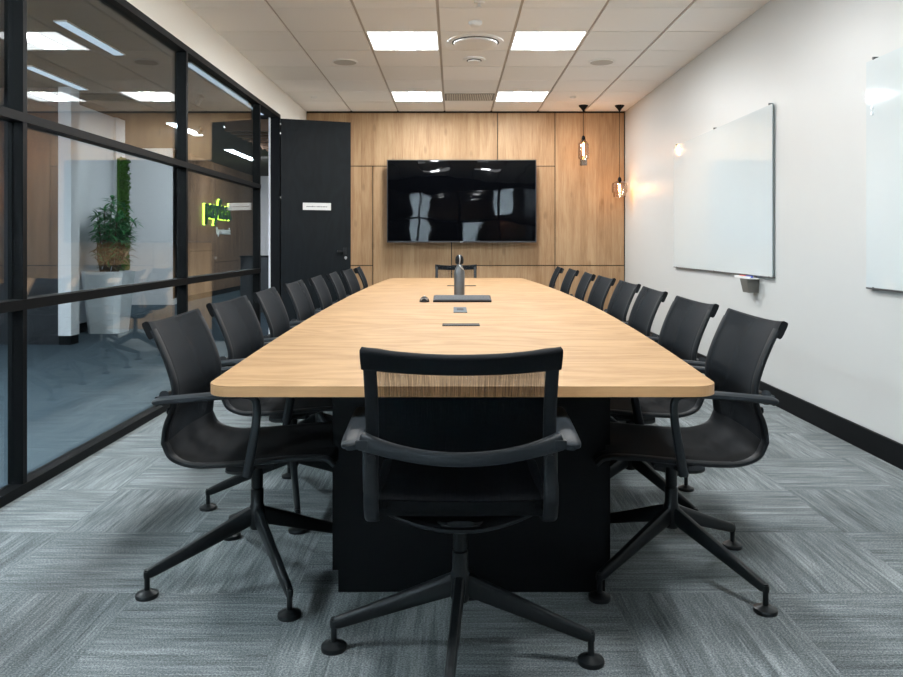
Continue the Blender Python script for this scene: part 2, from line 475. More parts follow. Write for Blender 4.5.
wb.append((XR, XR+.12, YW, YB-.1, 0, ZC+.1))
struct('wall_back', boxes(*wb), M['hall_dark'])
for q in holes:
    n += 1; struct('window_%d' % n, boxes((q[0], q[1], YW-.06, YW-.05, q[2], q[3])), M['glass'])

# ------------------------------------------------------------------ the corridor beyond the glass
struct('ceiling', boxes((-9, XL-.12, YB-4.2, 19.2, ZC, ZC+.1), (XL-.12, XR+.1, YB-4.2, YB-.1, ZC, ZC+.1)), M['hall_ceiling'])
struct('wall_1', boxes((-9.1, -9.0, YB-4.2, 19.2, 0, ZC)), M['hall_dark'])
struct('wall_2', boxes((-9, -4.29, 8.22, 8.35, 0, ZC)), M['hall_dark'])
struct('wall_3', boxes((-4.30, -4.16, 8.18, 8.36, .1, ZC)), M['hall_white'])
struct('wall_10', boxes((-4.70, -4.60, 8.36, 10.18, .12, ZC)), M['hall_white'])
struct('baseboard_1', boxes((-4.295, -4.165, 8.185, 8.355, 0, .1), (-4.69, -4.607, 8.36, 10.18, 0, .12)), M['skirt'])
struct('wall_4', boxes((-6.4, -5.04, 13.5, 13.7, 0, ZC)), M['hall_white'])
# timber clad wall that carries the sign
bm = bmesh.new(); box(bm, -5.3, -5.06, 13.7, 19.1, .1, ZC, 1)
for (y0, y1, z0, z1) in ((13.5, 14.4, .1, ZC), (14.4, 15.9, .1, .95), (14.4, 15.9, .95, ZC), (15.9, 17.6, .1, .7), (15.9, 17.6, .7, ZC), (17.6, 19.1, .1, ZC)):
    box(bm, -5.065, -5.04, y0+.006, y1-.006, z0+.006, z1-.006, 0)
struct('wall_5', bm, [M['oak_sign'], M['gap']])
struct('baseboard_2', boxes((-5.06, -5.045, 13.7, 19.1, 0, .1)), M['skirt'])
struct('wall_6', boxes((-9, XL, 19.1, 19.2, 0, ZC)), M['hall_white'])
struct('wall_7', boxes((XL-.12, XL, YF+.1, 19.1, 0, ZC)), M['hall_white'])
bm = bmesh.new()
for k in range(14): box(bm, -3.1, XL-.12, 10.2+.28*k, 10.3+.28*k, ZC-.18, ZC-.02)
struct('trim_4', bm, M['slat'])

# ------------------------------------------------------------------ chairs
BACK = catmull([(-.280, .868), (-.260, .832), (-.238, .785), (-.214, .725), (-.198, .665), (-.201, .605), (-.222, .548), (-.229, .495)], 4)
BEND = catmull([(-.229, .495), (-.205, .450), (-.150, .428), (-.080, .425), (.050, .434), (.180, .446), (.265, .445), (.295, .425)], 4)
def as3(p): return (p[0], p[1])
BACK = [(p[0], p[1]) for p in [Vector((a[0], a[1])) for a in BACK]]
BEND = [(p[0], p[1]) for p in [Vector((a[0], a[1])) for a in BEND]]
HW = .212
def sag(v, z):
    """how far the sling bows backwards at width v and height z"""
    k = max(0, min(1, (z-.44)/.12))
    return -.034*(1-(v/HW)**2)*k
def sling(profile, thick=.0016, hw=.2265, seat=False):
    bm = bmesh.new(); nv = 14; layers = []
    for s in (-1, 1):
        rows = []
        for i, (x, z) in enumerate(profile):
            row = []
            for j in range(nv+1):
                v = -hw+2*hw*j/nv
                dip = (-.012*(1-(v/hw)**2)) if seat and x > -.12 else 0
                o_ = .0095; up = max(0, min(1, (.50-z)/.07)) if seat else 0
                vv = max(-HW, min(HW, v)); edge = max(0, (abs(v)-.205)/.0215)**2*.006
                row.append(bm.verts.new((x+sag(vv, z)+(s*thick+o_-edge)*(1-up), v, z+dip-(.017*(1-(vv/HW)**2)*max(0, min(1, (z-.74)/.12)))+(s*thick+o_-edge)*up)))
            rows.append(row)
        layers.append(rows)
        for a, b in zip(rows, rows[1:]):
            for j in range(nv): bm.faces.new((a[j], a[j+1], b[j+1], b[j]))
    a, b = layers
    for j in range(nv):
        bm.faces.new((a[0][j], a[0][j+1], b[0][j+1], b[0][j])); bm.faces.new((a[-1][j], a[-1][j+1], b[-1][j+1], b[-1][j]))
    for i in range(len(profile)-1):
        for e in (0, nv): bm.faces.new((a[i][e], a[i+1][e], b[i+1][e], b[i][e]))
    return bm

def make_chair():
    t = thing('office_chair', None, 'chair')
    link('backrest', sling(BACK), M['fabric'], t, smooth=True)
    link('seat', sling(BEND, .004, seat=True), M['seatfab'], t, smooth=True)
    full = BACK+BEND[1:]
    for s in (-1, 1):
        bm = bmesh.new()
        sweep(bm, [(x, s*(HW+.003), z) for x, z in full[3:]], (0, 1, 0), lambda q: (.0160+.002*math.sin(PI*q)*(q > .4), .0078+.0012*math.sin(PI*q)), 12, 3.2)
        link('side_frame', bm, M['plastic'], t, smooth=True)
    # headband: padded fabric band folded over the top
    bm = bmesh.new(); pts = []
    for k in range(17):
        v = -.2315+.463*k/16; q = 1-(v/.2315)**2
        pts.append((-.273-.032*q, v, .842-.011*q))
    sweep(bm, pts, (-.42, 0, .9), lambda q: (.0285-.0035*(1-(2*q-1)**2), .011), 16, 4.5)
    link('headband', bm, M['band'], t, smooth=True)
    # rear crossbar
    bm = bmesh.new(); pts = []
    for k in range(21):
        v = -.238+.476*k/20; q = 1-(v/.238)**2
        pts.append((-.222-.052*q, v, .636-.030*q))
    sweep(bm, pts, (0, 0, 1), lambda q: (.0165+.006*abs(2*q-1)**4, .010+.005*abs(2*q-1)**4), 12, 2.8)
    link('crossbar', bm, M['arm'], t, smooth=True)
    for s in (-1, 1):
        y = s*.262
        bm = bmesh.new()
        path = catmull([(-.240, y*.995, .624), (-.226, y, .632), (-.150, y, .640), (-.03, y, .650), (.030, y, .652), (.058, y, .643), (.068, y, .615), (.064, y*.995, .56), (.052, y*.985, .49), (.040, y*.97, .425), (.034, y*.94, .402)], 4)
        sweep(bm, path, (0, 1, 0), lambda q: ((.024 if q < .42 else max(.0105, .024-(q-.42)*.13))-(.012*max(0, .06-q)/.06), .0115+(.004*(q-.6)/.4 if q > .6 else 0)), 12, 3.0)
        box(bm, -.245, -.195, min(s*.222, s*.25), max(s*.222, s*.25), .622, .642)
        link('armrest', bm, M['arm'], t, smooth=True)
        bm = bmesh.new()
        lathe(bm, [(.0001, 0), (.010, 0), (.010, .004), (.0001, .004)], seg=16)
        bmesh.ops.rotate(bm, verts=bm.verts, matrix=Matrix.Rotation(-PI/2, 3, 'Y'))
        bmesh.ops.translate(bm, verts=bm.verts, vec=(-.216, s*.215, .592))
        link('screw_cap', bm, M['plastic'], t, smooth=True)
    # support under the seat: a crescent across, a beam along and the tilt box
    bm = bmesh.new(); pts = []
    for k in range(17):
        v = -.235+.47*k/16; q = 1-(v/.235)**2
        pts.append((-.035+.03*(1-q), v, .418-.055*q))
    sweep(bm, pts, (1, 0, 0), lambda q: (.030+.014*math.sin(PI*q), .008+.004*math.sin(PI*q)), 12, 2.6)
    pts = [(-.16, 0, .414), (-.10, 0, .395), (0, 0, .372), (.10, 0, .392), (.2, 0, .425)]
    sweep(bm, catmull(pts, 4), (0, 1, 0), lambda q: (.035+.03*math.sin(PI*q), .008), 10, 2.6)
    box(bm, -.07, .07, -.05, .05, .365, .392)
    link('seat_support', bm, M['plastic'], t, smooth=True)
    bm = bmesh.new()
    lathe(bm, [(.0195, .37), (.0195, .292), (.0175, .289), (.0175, .286), (.0215, .283), (.0215, .235), (.0275, .215), (.0275, .165), (.022, .150)], seg=28)
    link('column', bm, M['legm'], t, smooth=True)
    for k in range(4):
        bm = bmesh.new()
        pts = catmull([(.012, 0, .196), (.10, 0, .163), (.20, 0, .125), (.325, 0, .078), (.345, 0, .070)], 3)
        sweep(bm, pts, (0, 1, 0), lambda q: (.0150-.004*q, .030-.0175*q), 14, 3.4)
        lathe(bm, [(.0085, .085), (.0085, .010)], cx=.347, seg=16)
        lathe(bm, [(.0105, .080), (.0115, .070), (.0105, .060)], cx=.347, seg=16)
        l = link('leg', bm, M['legm'], t, smooth=True); l.rotation_euler = (0, 0, k*PI/2)
        bm = bmesh.new()
        lathe(bm, [(.013, .022), (.020, .017), (.034, .012), (.0355, .008), (.0345, .0), (.010, .0)], cx=.347, seg=32)
        link('glide', bm, M['legm'], l, smooth=True)
    return t

proto = make_chair(); first = [True]
def place_chair(x, y, rz, leg_world, label, group='black mesh chairs around the conference table'):
    """leg_world: direction (deg, world) of one of the four legs"""
    if first[0]: t = proto; first[0] = False
    else: t = dup(proto)
    t.location = (x, y, 0); t.rotation_euler = (0, 0, rz)
    t['label'] = label; t['category'] = 'chair'; t['group'] = group
    k = 0
    for ch in [c for c in bpy.data.objects if c.parent == t and c.name.split('.')[0] == 'leg']:
        ch.rotation_euler = (0, 0, math.radians(leg_world)-rz+k*PI/2); k += 1
    return t

order = ['nearest the camera', 'second from the near end', 'third from the near end', 'fourth from the near end', 'fifth from the near end', 'third from the far end', 'second from the far end', 'at the far end of the row']
LX = [-.662, -.690, -.705, -.725, -.720, -.708, -.698, -.682]
LY = [2.535, 3.23, 3.93, 4.71, 5.45, 6.13, 6.87, 7.57]
RX = [.737, .752, .780, .810, .815, .815, .822, .785]
RY = [2.545, 3.20, 3.98, 4.66, 5.38, 6.07, 6.91, 7.57]
LR = [0, -2, 2, -1, 1, 2, -3, 3]; RR = [0, 2, -1, 1, 2, -2, 0, -3]
LL = [210.2, 195, 31, 38, 22, 40, 33, 25]; RL = [215.6, 32, 40, 35, 25, 44, 37, 28]
for i in range(8):
    place_chair(LX[i], LY[i], math.radians(LR[i]), LL[i], 'black mesh armchair on the glass wall side, '+order[i])
    place_chair(RX[i], RY[i], PI+math.radians(RR[i]), RL[i], 'black mesh armchair on the whiteboard side, '+order[i])
place_chair(.018, 2.022, PI/2, -5.7, 'black mesh armchair at the near head of the table, back to camera')
place_chair(.027, 8.16, -PI/2, 20, 'black mesh armchair at the far head of the table, under the television')

# ------------------------------------------------------------------ conference table
T0, T1, ZT = 1.94, 7.95, .74
table = thing('conference_table', 'long boat-shaped oak conference table on black box pedestals', 'table', (0, 0, 0))
def xl(y): return -.728+.0085*(y-5.1)**2
def xr_(y): return .826-.0138*(y-5.1)**2
def rc(cx, cy, r, a0, a1, n=10): return [(cx+r*math.cos(a0+(a1-a0)*k/n), cy+r*math.sin(a0+(a1-a0)*k/n)) for k in range(n+1)]
seams = [T0, 3.44, 4.945, 6.45, T1]; R_ = .075
for k in range(4):
    y0 = seams[k]+(.0022 if k else 0); y1 = seams[k+1]-(.0022 if k < 3 else 0)
    ol = []
    if k == 0:
        ol += rc(xl(y0+R_)+R_, y0+R_, R_, PI, 1.5*PI)+rc(xr_(y0+R_)-R_, y0+R_, R_, 1.5*PI, 2*PI)
        ya = y0+R_
    else: ol += [(xl(y0), y0), (xr_(y0), y0)]; ya = y0
    yb = y1-R_ if k == 3 else y1
    ol += [(xr_(ya+(yb-ya)*q/8), ya+(yb-ya)*q/8) for q in range(1, 8)]
    if k == 3: ol += rc(xr_(yb)-R_, yb, R_, 0, .5*PI)+rc(xl(yb)+R_, yb, R_, .5*PI, PI)
    else: ol += [(xr_(yb), yb), (xl(yb), yb)]
    ol += [(xl(yb+(ya-yb)*q/8), yb+(ya-yb)*q/8) for q in range(1, 8)]
    bm = bmesh.new(); prism(bm, ol, ZT-.0275, ZT, 0, 1)
    es = [e for e in bm.edges if abs(e.verts[0].co.z-ZT) < 1e-5 and abs(e.verts[1].co.z-ZT) < 1e-5]
    bmesh.ops.bevel(bm, geom=es, offset=.0012, segments=1, affect='EDGES')
    link('tabletop', bm, [M['oak_table'], M['oak_edge']], table)
def pedestal(y0, y1):
    bm = boxes((-.398, .515, y0+.08, y1-.08, .035, ZT-.031), (-.367, .482, y0, y0+.081, 0, ZT-.06), (-.367, .482, y1-.081, y1, 0, ZT-.06), (-.36, .47, y0+.1, y1-.1, 0, .035))
    link('pedestal', bm, M['base_black'], table, bevel=.002)
pedestal(2.392, 3.55); pedestal(4.3, 5.6); pedestal(6.3, 7.5)
link('modesty_beam', boxes((-.05, .15, 3.55, 6.3, ZT-.11, ZT-.031)), M['base_black'], table)
def flap(name, x0, x1, y0, y1, frame=.007):
    z = ZT
    o = link(name, boxes((x0, x1, y0, y1, z-.004, z+.0018)), M['base_black'], table, bevel=.0008)
    link('brush_slot', boxes((x0+.006, x1-.006, y0+.02, y0+.04, z+.001, z+.003), (x0, x1, y0, y0+frame*.5, z, z+.003), (x0, x1, y1-frame, y1, z, z+.003)), M['legm'], o)
flap('cable_flap', -.050, .118, 3.345, 3.435)
flap('cable_flap', -.055, .195, 6.455, 6.54)
o = link('power_outlet', boxes((.0, .073, 3.99, 4.30, ZT-.004, ZT+.004)), M['outlet'], table, bevel=.001)
link('socket', boxes((.018, .055, 4.10, 4.22, ZT+.003, ZT+.0055)), M['base_black'], o)

# ---- things on the table
kb = thing('keyboard', 'slim black keyboard with grey keys lying across the table', 'keyboard', (.055, 4.69, ZT))
bm = bmesh.new(); W = .182
vs = box(bm, -W, W, 0, .145, 0, .012)
for v in bm.verts:
    if v.co.y > .1: v.co.z += .022 if v.co.z > .005 else 0
link('keyboard_body', bm, M['keyb'], kb, bevel=.002)
bm = bmesh.new()
for r in range(5):
    for c in range(18):
        x = -W+.010+c*(2*W-.02)/18; y = .010+r*.026; z = .012+.022*(y/.145)
        vs = box(bm, x+.001, x+.0185, y, y+.021, z-.001, z+.004)
        for v in vs: v.co.z += .022*((v.co.y-y)/.145)
link('keycaps', bm, M['key'], kb)

ms = thing('computer_mouse', 'small dark computer mouse left of the keyboard', 'mouse', (-.183, 4.73, ZT))
bm = bmesh.new(); bmesh.ops.create_uvsphere(bm, u_segments=24, v_segments=14, radius=1)
for v in bm.verts:
    x, y, z = v.co; v.co = (x*.031*(1-.12*y), y*.052, max(z, 0)*.036*(1-.18*y))
link('mouse_shell', bm, M['keyb'], ms, smooth=True)
bm = bmesh.new(); lathe(bm, [(.008, -.004), (.008, .004)], seg=16)
bmesh.ops.rotate(bm, verts=bm.verts, matrix=Matrix.Rotation(PI/2, 3, 'Y')); bmesh.ops.translate(bm, verts=bm.verts, vec=(0, .022, .030))
box(bm, -.022, .022, -.042, -.030, .012, .026)
link('scroll_wheel', bm, M['steel'], ms)

bt = thing('water_bottle', 'tall grey steel water bottle with black cap standing behind the keyboard', 'bottle', (.040, 5.12, ZT))
bm = bmesh.new(); lathe(bm, [(.030, 0), (.035, .003), (.036, .02), (.036, .165), (.034, .18), (.026, .200), (.019, .215), (.018, .232)], seg=32)
link('bottle_body', bm, M['steel_dark'], bt, smooth=True)
bm = bmesh.new(); lathe(bm, [(.0365, .0), (.0368, .012), (.0362, .016)], seg=32)
link('base_ring', bm, M['steel'], bt, smooth=True)
bm = bmesh.new(); lathe(bm, [(.020, .226), (.0275, .232), (.029, .255), (.026, .275), (.015, .287), (.004, .290)], seg=28)
link('bottle_cap', bm, M['keyb'], bt, smooth=True)
bm = bmesh.new(); sweep(bm, catmull([(.0, -.0265, .288), (.004, -.033, .265), (.002, -.031, .24), (0, -.026, .222), (.012, -.030, .205), (.027, -.022, .19)], 4), (1, 0, 0), (.0038, .002), 8, 2.6)
link('carry_strap', bm, M['steel'], bt, smooth=True)

# ------------------------------------------------------------------ television
tv = thing('television', 'large black flat television mounted on the oak wall', 'television', (.103, 9.52, 1.11))
cx = .103
tz0, tz1 = 1.115-1.11, 2.165-1.11
link('tv_body', boxes((-.945, .945, .012, .05, tz0, tz1), (-.5, .5, .05, .11, tz0+.2, tz1-.2)), M['base_black'], tv, bevel=.003)
link('tv_screen', boxes((-.936, .936, .006, .012, tz0+.022, tz1-.009)), M['screen'], tv)
link('tv_bezel', boxes((-.947, .947, 0.0, .013, tz0, tz0+.020), (-.947, .947, .002, .013, tz1-.008, tz1), (-.947, -.938, .002, .013, tz0, tz1), (.938, .947, .002, .013, tz0, tz1)), M['bezel'], tv)
link('tv_badge', boxes((-.02, .02, -.003, 0, tz0+.003, tz0+.014)), M['steel'], tv)
link('wall_mount', boxes((-.3, .3, .11, .16, .3, .7)), M['base_black'], tv)

# ------------------------------------------------------------------ glass whiteboards
def whiteboard(y0, y1, z0, z1, label, nclip, magnets=False):
    t = thing('whiteboard', label, 'whiteboard', (XR-.013, (y0+y1)/2, z0), 0, None)
    L = (y1-y0)/2; H = z1-z0
    link('glass_panel', boxes((-.010, -.002, -L, L, 0, H)), M['board'], t, bevel=.0008)
    link('panel_edge', boxes((-.0102, -.002, -L-.0015, -L, 0, H)), M['edge'], t)
    for q in nclip:
        for z, nm in ((H+.006, 'clip'), (-.004, 'clip')):
            bm = bmesh.new(); lathe(bm, [(.008, -.014), (.008, .0129)], seg=16)
            bmesh.ops.rotate(bm, verts=bm.verts, matrix=Matrix.Rotation(PI/2, 3, 'Y'))
            bmesh.ops.translate(bm, verts=bm.verts, vec=(0, -L+2*L*q, z))
            link(nm, bm, M['steel_dark'], t, smooth=True)
    link('bottom_rail', boxes((-.012, .0128, -L, L, -.009, 0)), M['steel_dark'], t)
    if magnets:
        for dz in (.90, .87, ):
            bm = bmesh.new(); lathe(bm, [(.010, -.016), (.010, -.0095)], seg=16)
            bmesh.ops.rotate(bm, verts=bm.verts, matrix=Matrix.Rotation(PI/2, 3, 'Y')); bmesh.ops.translate(bm, verts=bm.verts, vec=(0, L-.06, dz+.04))
            m_ = link('magnet', bm, M['pot'], None); m_.location = t.location
            tag(m_, 'small pale blue round magnet near the far edge of the nearer whiteboard', 'magnet', 'pale blue magnets on the nearer whiteboard')
    return t
whiteboard(5.163, 7.47, .877, 2.066, 'white glass whiteboard on the right wall, the farther one, shown whole', (.02, .5, .96))
whiteboard(1.68, 3.985, .877, 2.066, 'white glass whiteboard on the right wall, the nearer one, cut by the frame', (.03, .5, .97), True)
tr = thing('marker_tray', 'small white marker tray under the near corner of the farther whiteboard', 'tray', (XR-.055, 5.52, .857))
link('tray', boxes((-.035, .03, -.15, .15, -.006, 0), (-.037, -.033, -.15, .15, -.006, .012)), M['white_p'], tr, bevel=.001)
link('tray_bracket', boxes((.030, .055, -.05, .05, -.006, .015)), M['grey'], tr)
for yy, mt, cname in ((5.59, 'red', 'red'), (5.47, 'blue', 'blue')):
    bm = bmesh.new(); lathe(bm, [(.006, -.055), (.008, -.045), (.008, .05), (.0075, .055)], seg=14)
    bmesh.ops.rotate(bm, verts=bm.verts, matrix=Matrix.Rotation(PI/2, 3, 'X'))
    o = link('marker_pen', bm, M[mt], None, smooth=True); o.location = (XR-.06, yy, .8655)
    tag(o, cname+' marker pen lying in the white tray under the whiteboard', 'pen')
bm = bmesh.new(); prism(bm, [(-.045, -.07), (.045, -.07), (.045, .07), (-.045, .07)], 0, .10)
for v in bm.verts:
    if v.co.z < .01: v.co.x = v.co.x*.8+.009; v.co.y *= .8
o = link('tapered_box', bm, M['taupe'], None, bevel=.004); o.location = (XR-.045, 5.50, .749)  # dark tapered box below the tray, its use not known
tag(o, 'grey tapered box on the wall just below the marker tray', 'wall_box')

# ------------------------------------------------------------------ pendants
def pendant(x, y, prof, zb, label, tail=None, bulb=(.018, .16)):
    t = thing('pendant_lamp', label, 'lamp', (x, y, ZC), 0)
    bm = bmesh.new(); lathe(bm, [(.058, -.004), (.058, -.014), (.030, -.045), (.010, -.075), (.006, -.085)], seg=28)
    link('canopy', bm, M['skirt'], t, smooth=True)
    top = prof[0][1]
    bm = bmesh.new(); lathe(bm, [(.003, -.07), (.003, top-ZC+.02)], seg=8); link('cord', bm, M['skirt'], t)
    bm = bmesh.new(); lathe(bm, [(.005, top-ZC+.05), (.020, top-ZC+.035), (.024, top-ZC+.004), (.020, top-ZC-.012), (.016, top-ZC-.03)], seg=24); link('lamp_holder', bm, M['skirt'], t, smooth=True)
    bm = bmesh.new(); lathe(bm, [(r, z-ZC) for r, z in prof], seg=36, cap=False)
    sh = link('lamp_shade', bm, M['amber'], t, smooth=True)
    if tail:
        bm = bmesh.new(); lathe(bm, [(r, z-ZC) for r, z in tail], seg=28, cap=False); link('shade_tail', bm, M['smoke'], sh, smooth=True)
    bt_ = bmesh.new(); r, ln = bulb; z0 = top-ZC-.03
    lathe(bt_, [(.014, z0), (r, z0-.03), (r, z0-ln+.02), (r*.6, z0-ln), (.002, z0-ln-.004)], seg=20); b = link('bulb', bt_, M['bulb_glass'], t, smooth=True)
    bf = bmesh.new()
    for k in range(5):
        a = k*2*PI/5; lathe(bf, [(.0016, z0-.02), (.0016, z0-ln+.025)], cx=.45*r*math.cos(a), cy=.45*r*math.sin(a), seg=6)
    link('filament', bf, M['bulb'], b)
    ld = bpy.data.lights.new('bulb_light', 'POINT'); ld.energy = 2.8; ld.color = (1, .52, .22); ld.shadow_soft_size = .012
    lo = bpy.data.objects.new('bulb_light', ld); C.objects.link(lo); lo.parent = t; lo.location = (0, 0, z0-ln/2)
YP = 9.26
pendant(1.60, YP, [(.022, 2.385), (.040, 2.365), (.064, 2.325), (.065, 2.16), (.060, 2.145), (.046, 2.14)], 2.06, 'taller smoked glass pendant lamp, the left one, by the oak wall', [(.046, 2.14), (.046, 2.065)], (.019, .19))
pendant(2.045, YP, [(.024, 1.875), (.050, 1.868), (.092, 1.845), (.095, 1.83), (.094, 1.74), (.078, 1.72), (.075, 1.675)], 1.67, 'short wide smoked glass pendant lamp, hung lowest next to the white wall', None, (.024, .13))

# ------------------------------------------------------------------ ceiling fittings
def troffer(c, r, label):
    x0 = -.115+.6*c; y0 = 5.42+.6*r
    t = thing('ceiling_light', label, 'light', (x0+.3, y0+.3, ZC), 0, 'recessed ceiling light panels')
    link('light_frame', boxes((-.292, -.280, -.297, .297, -.006, .004), (.280, .292, -.297, .297, -.006, .004), (-.28, .28, -.297, -.284, -.006, .004), (-.28, .28, .284, .297, -.006, .004)), M['white_p'], t)
    link('diffuser', boxes((-.280, .280, -.284, .284, -.001, .005)), M['panel_light'], t)
    bm = bmesh.new(); pts = [(0, -.24, -.003), (0, -.2, -.005), (0, 0, -.006), (0, .2, -.005), (0, .24, -.003)]
    sweep(bm, catmull(pts, 4), (1, 0, 0), (.095, .004), 14, 2.2)
    link('lens', bm, M['panel_lens_near' if r <= -3 else 'panel_lens'], t, smooth=True)
nm = {-7: 'added out of frame to light the near end', -3: 'above the camera', 1: 'nearer the camera', 5: 'nearer the oak wall'}  # first pair is added to even out the light over the near half
for c, r in lights:
    troffer(c, r, 'square ceiling light panel, %s of the pair %s' % ('left' if c < 0 else 'right', nm[r]))
def disc(name, label, cat, x, y, prof, mat, extra=None, group=None):
    t = thing(name, label, cat, (x, y, ZC-.006), 0, group)
    bm = bmesh.new(); lathe(bm, prof, seg=40); link('rim', bm, mat, t, smooth=True)
    for nm_, pf, mt in (extra or []):
        bm = bmesh.new(); lathe(bm, pf, seg=40); link(nm_, bm, mt, t, smooth=True)
disc('air_diffuser', 'large round white ceiling air diffuser between the two nearer light panels', 'vent', .185, 6.32,
     [(.235, 0), (.232, -.006), (.200, -.010), (.195, -.003)], M['white_p'],
     [('vent_gap', [(.197, -.002), (.197, -.014), (.17, -.016)], M['diff_dark']), ('vent_disc', [(.185, -.014), (.183, -.026), (.165, -.032), (.02, -.028)], M['white_p'])])
disc('air_valve', 'small round white air valve behind the large ceiling diffuser', 'vent', .19, 6.93,
     [(.105, 0), (.100, -.008), (.07, -.012)], M['white_p'], [('vent_gap', [(.07, -.004), (.068, -.018)], M['diff_dark']), ('vent_disc', [(.062, -.012), (.060, -.028), (.01, -.032)], M['white_p'])])
disc('smoke_detector', 'white domed smoke detector on the ceiling nearer than the round diffuser', 'detector', .168, 5.76, [(.052, 0), (.052, -.015), (.040, -.032), (.018, -.038)], M['white_p'])
disc('sprinkler_head', 'small white sprinkler head at the top edge of the photo', 'sprinkler', .180, 5.28, [(.040, 0), (.036, -.010), (.014, -.014), (.012, -.036), (.022, -.038), (.022, -.042)], M['white_p'])
for sx, sl in ((-1.015, 'left'), (1.385, 'right')):
    disc('ceiling_speaker', 'round grey ceiling speaker in the %s half of the ceiling' % sl, 'speaker', sx, 7.03, [(.118, 0), (.117, -.006), (.108, -.008)], M['white_p'], [('grille', [(.109, -.004), (.105, -.009), (.01, -.010)], M['speaker'])], 'round ceiling speakers')
for sx, sl in ((-1.615, 'left'), (1.385, 'right')):
    disc('motion_sensor', 'tiny white ceiling sensor near the oak wall, the %s one' % sl, 'sensor', sx, 8.72, [(.040, 0), (.036, -.010), (.02, -.022)], M['white_p'])
t = thing('air_grille', 'slatted return air grille between the two farther light panels', 'vent', (.185, 8.72, ZC-.006))
link('grille_frame', boxes((-.285, -.270, -.2, .2, -.005, .0), (.270, .285, -.2, .2, -.005, 0), (-.27, .27, -.2, -.185, -.005, 0), (-.27, .27, .185, .2, -.005, 0), (-.27, .27, -.185, .185, -.001, 0)), M['grey'], t)
bm = bmesh.new()
for k in range(26):
    x = -.262+k*.0205; box(bm, x, x+.009, -.185, .185, -.006, -.001)
link('grille_slats', bm, M['paint_warm'], t)

# ------------------------------------------------------------------ corridor things
def linear(x, y0, y1, label, w=.05, glow='hall_light'):
    t = thing('linear_light', label, 'light', (x, (y0+y1)/2, ZC), 0, 'linear corridor lights')
    L = (y1-y0)/2
    link('housing', boxes((-w-.006, w+.006, -L, L, -.012, 0)), M['white_p'], t)
    link('diffuser', boxes((-w, w, -L+.01, L-.01, -.016, -.012)), M[glow], t)
linear(-3.0, 5.73, 6.76, 'pale strip light on the corridor ceiling, the one nearest the camera', .045, 'strip_glow')
linear(-2.50, 7.06, 9.9, 'long pale strip light on the corridor ceiling leading to the doorway', .035, 'strip_glow')
linear(-4.08, 7.2, 8.3, 'pale strip light on the corridor ceiling before the white partition end', .045, 'strip_glow')
linear(-3.99, 10.6, 11.8, 'bright tube light on the corridor ceiling, left of the other two', .06)
linear(-3.26, 10.9, 12.3, 'bright tube light on the corridor ceiling, seen above the sign', .07)
linear(-4.07, 13.6, 15.4, 'bright tube light on the corridor ceiling beside the sign wall', .07)
linear(-2.9, 16.2, 17.8, 'added unseen tube light that brightens the far corridor end', .07)  # extra tube put in to light the white end wall

for k_, (x, y, lb) in enumerate(((-3.6, 3.4, 'the nearer one'), (-3.6, .9, 'the one beside the camera'), (-5.6, 4.6, 'the one farthest to the left'))):  # unseen panels added to brighten the corridor
    t = thing('corridor_fill_light', 'added square fill light for the corridor, out of frame, '+lb, 'light', (x, y, ZC), 0, 'added corridor fill lights')
    link('light_frame', boxes((-.3, .3, -.3, .3, -.012, 0)), M['white_p'], t); link('diffuser', boxes((-.28, .28, -.28, .28, -.016, -.012)), M['hall_fill'], t)
cab = thing('corridor_cabinet', 'low black cabinet in the corridor beyond the doorway', 'cabinet', (-2.75, 12.2, 0))
link('cabinet_body', boxes((-.65, .55, -.2, .25, 0, .88)), M['hall_dark'], cab, bevel=.004)
link('cabinet_top', boxes((-.66, .56, -.21, .26, .88, .905)), M['base_black'], cab, bevel=.002)
link('cabinet_door', boxes((-.64, -.06, -.212, -.2, .05, .86)), M['hall_dark'], cab); link('cabinet_door', boxes((-.04, .54, -.212, -.2, .05, .86)), M['hall_dark'], cab)

def fill_spot(x, y, tx, ty, tz, e, label):  # added lamps that brighten the corridor walls, not known fixtures
    t = thing('fill_spotlight', label, 'light', (x, y, ZC), math.atan2(ty-y, tx-x))
    d = Vector((math.hypot(tx-x, ty-y), 0, tz-(ZC-.08))).normalized()
    bm = bmesh.new(); p0 = Vector((0, 0, -.06)); sweep(bm, [p0-d*.05, p0+d*.07], (0, 1, 0), (.03, .03), 20, 2)
    link('spot_head', bm, M['base_black'], t, smooth=True)
    bm = bmesh.new(); lathe(bm, [(.03, 0), (.03, -.012), (.008, -.014), (.008, -.05)], seg=16); link('spot_base', bm, M['base_black'], t)
    ld = bpy.data.lights.new('fill_spot_lamp', 'SPOT'); ld.energy = e; ld.spot_size = 1.9; ld.spot_blend = .9; ld.color = (.9, .96, 1); ld.shadow_soft_size = .03
    lo = bpy.data.objects.new('fill_spot_lamp', ld); C.objects.link(lo); lo.parent = t; lo.location = p0+d*.08
    lo.rotation_euler = d.to_track_quat('-Z', 'Y').to_euler()
fill_spot(-2.9, 8.6, -4.6, 9.7, .9, 38, 'added black ceiling lamp that brightens the wall by the potted plant')
fill_spot(-3.7, 11.0, -5.8, 13.5, 1.3, 130, 'added black ceiling lamp that brightens the white end wall')
fill_spot(-3.3, 14.6, -5.04, 16.2, 1.4, 100, 'added black ceiling lamp that brightens the wall sign')

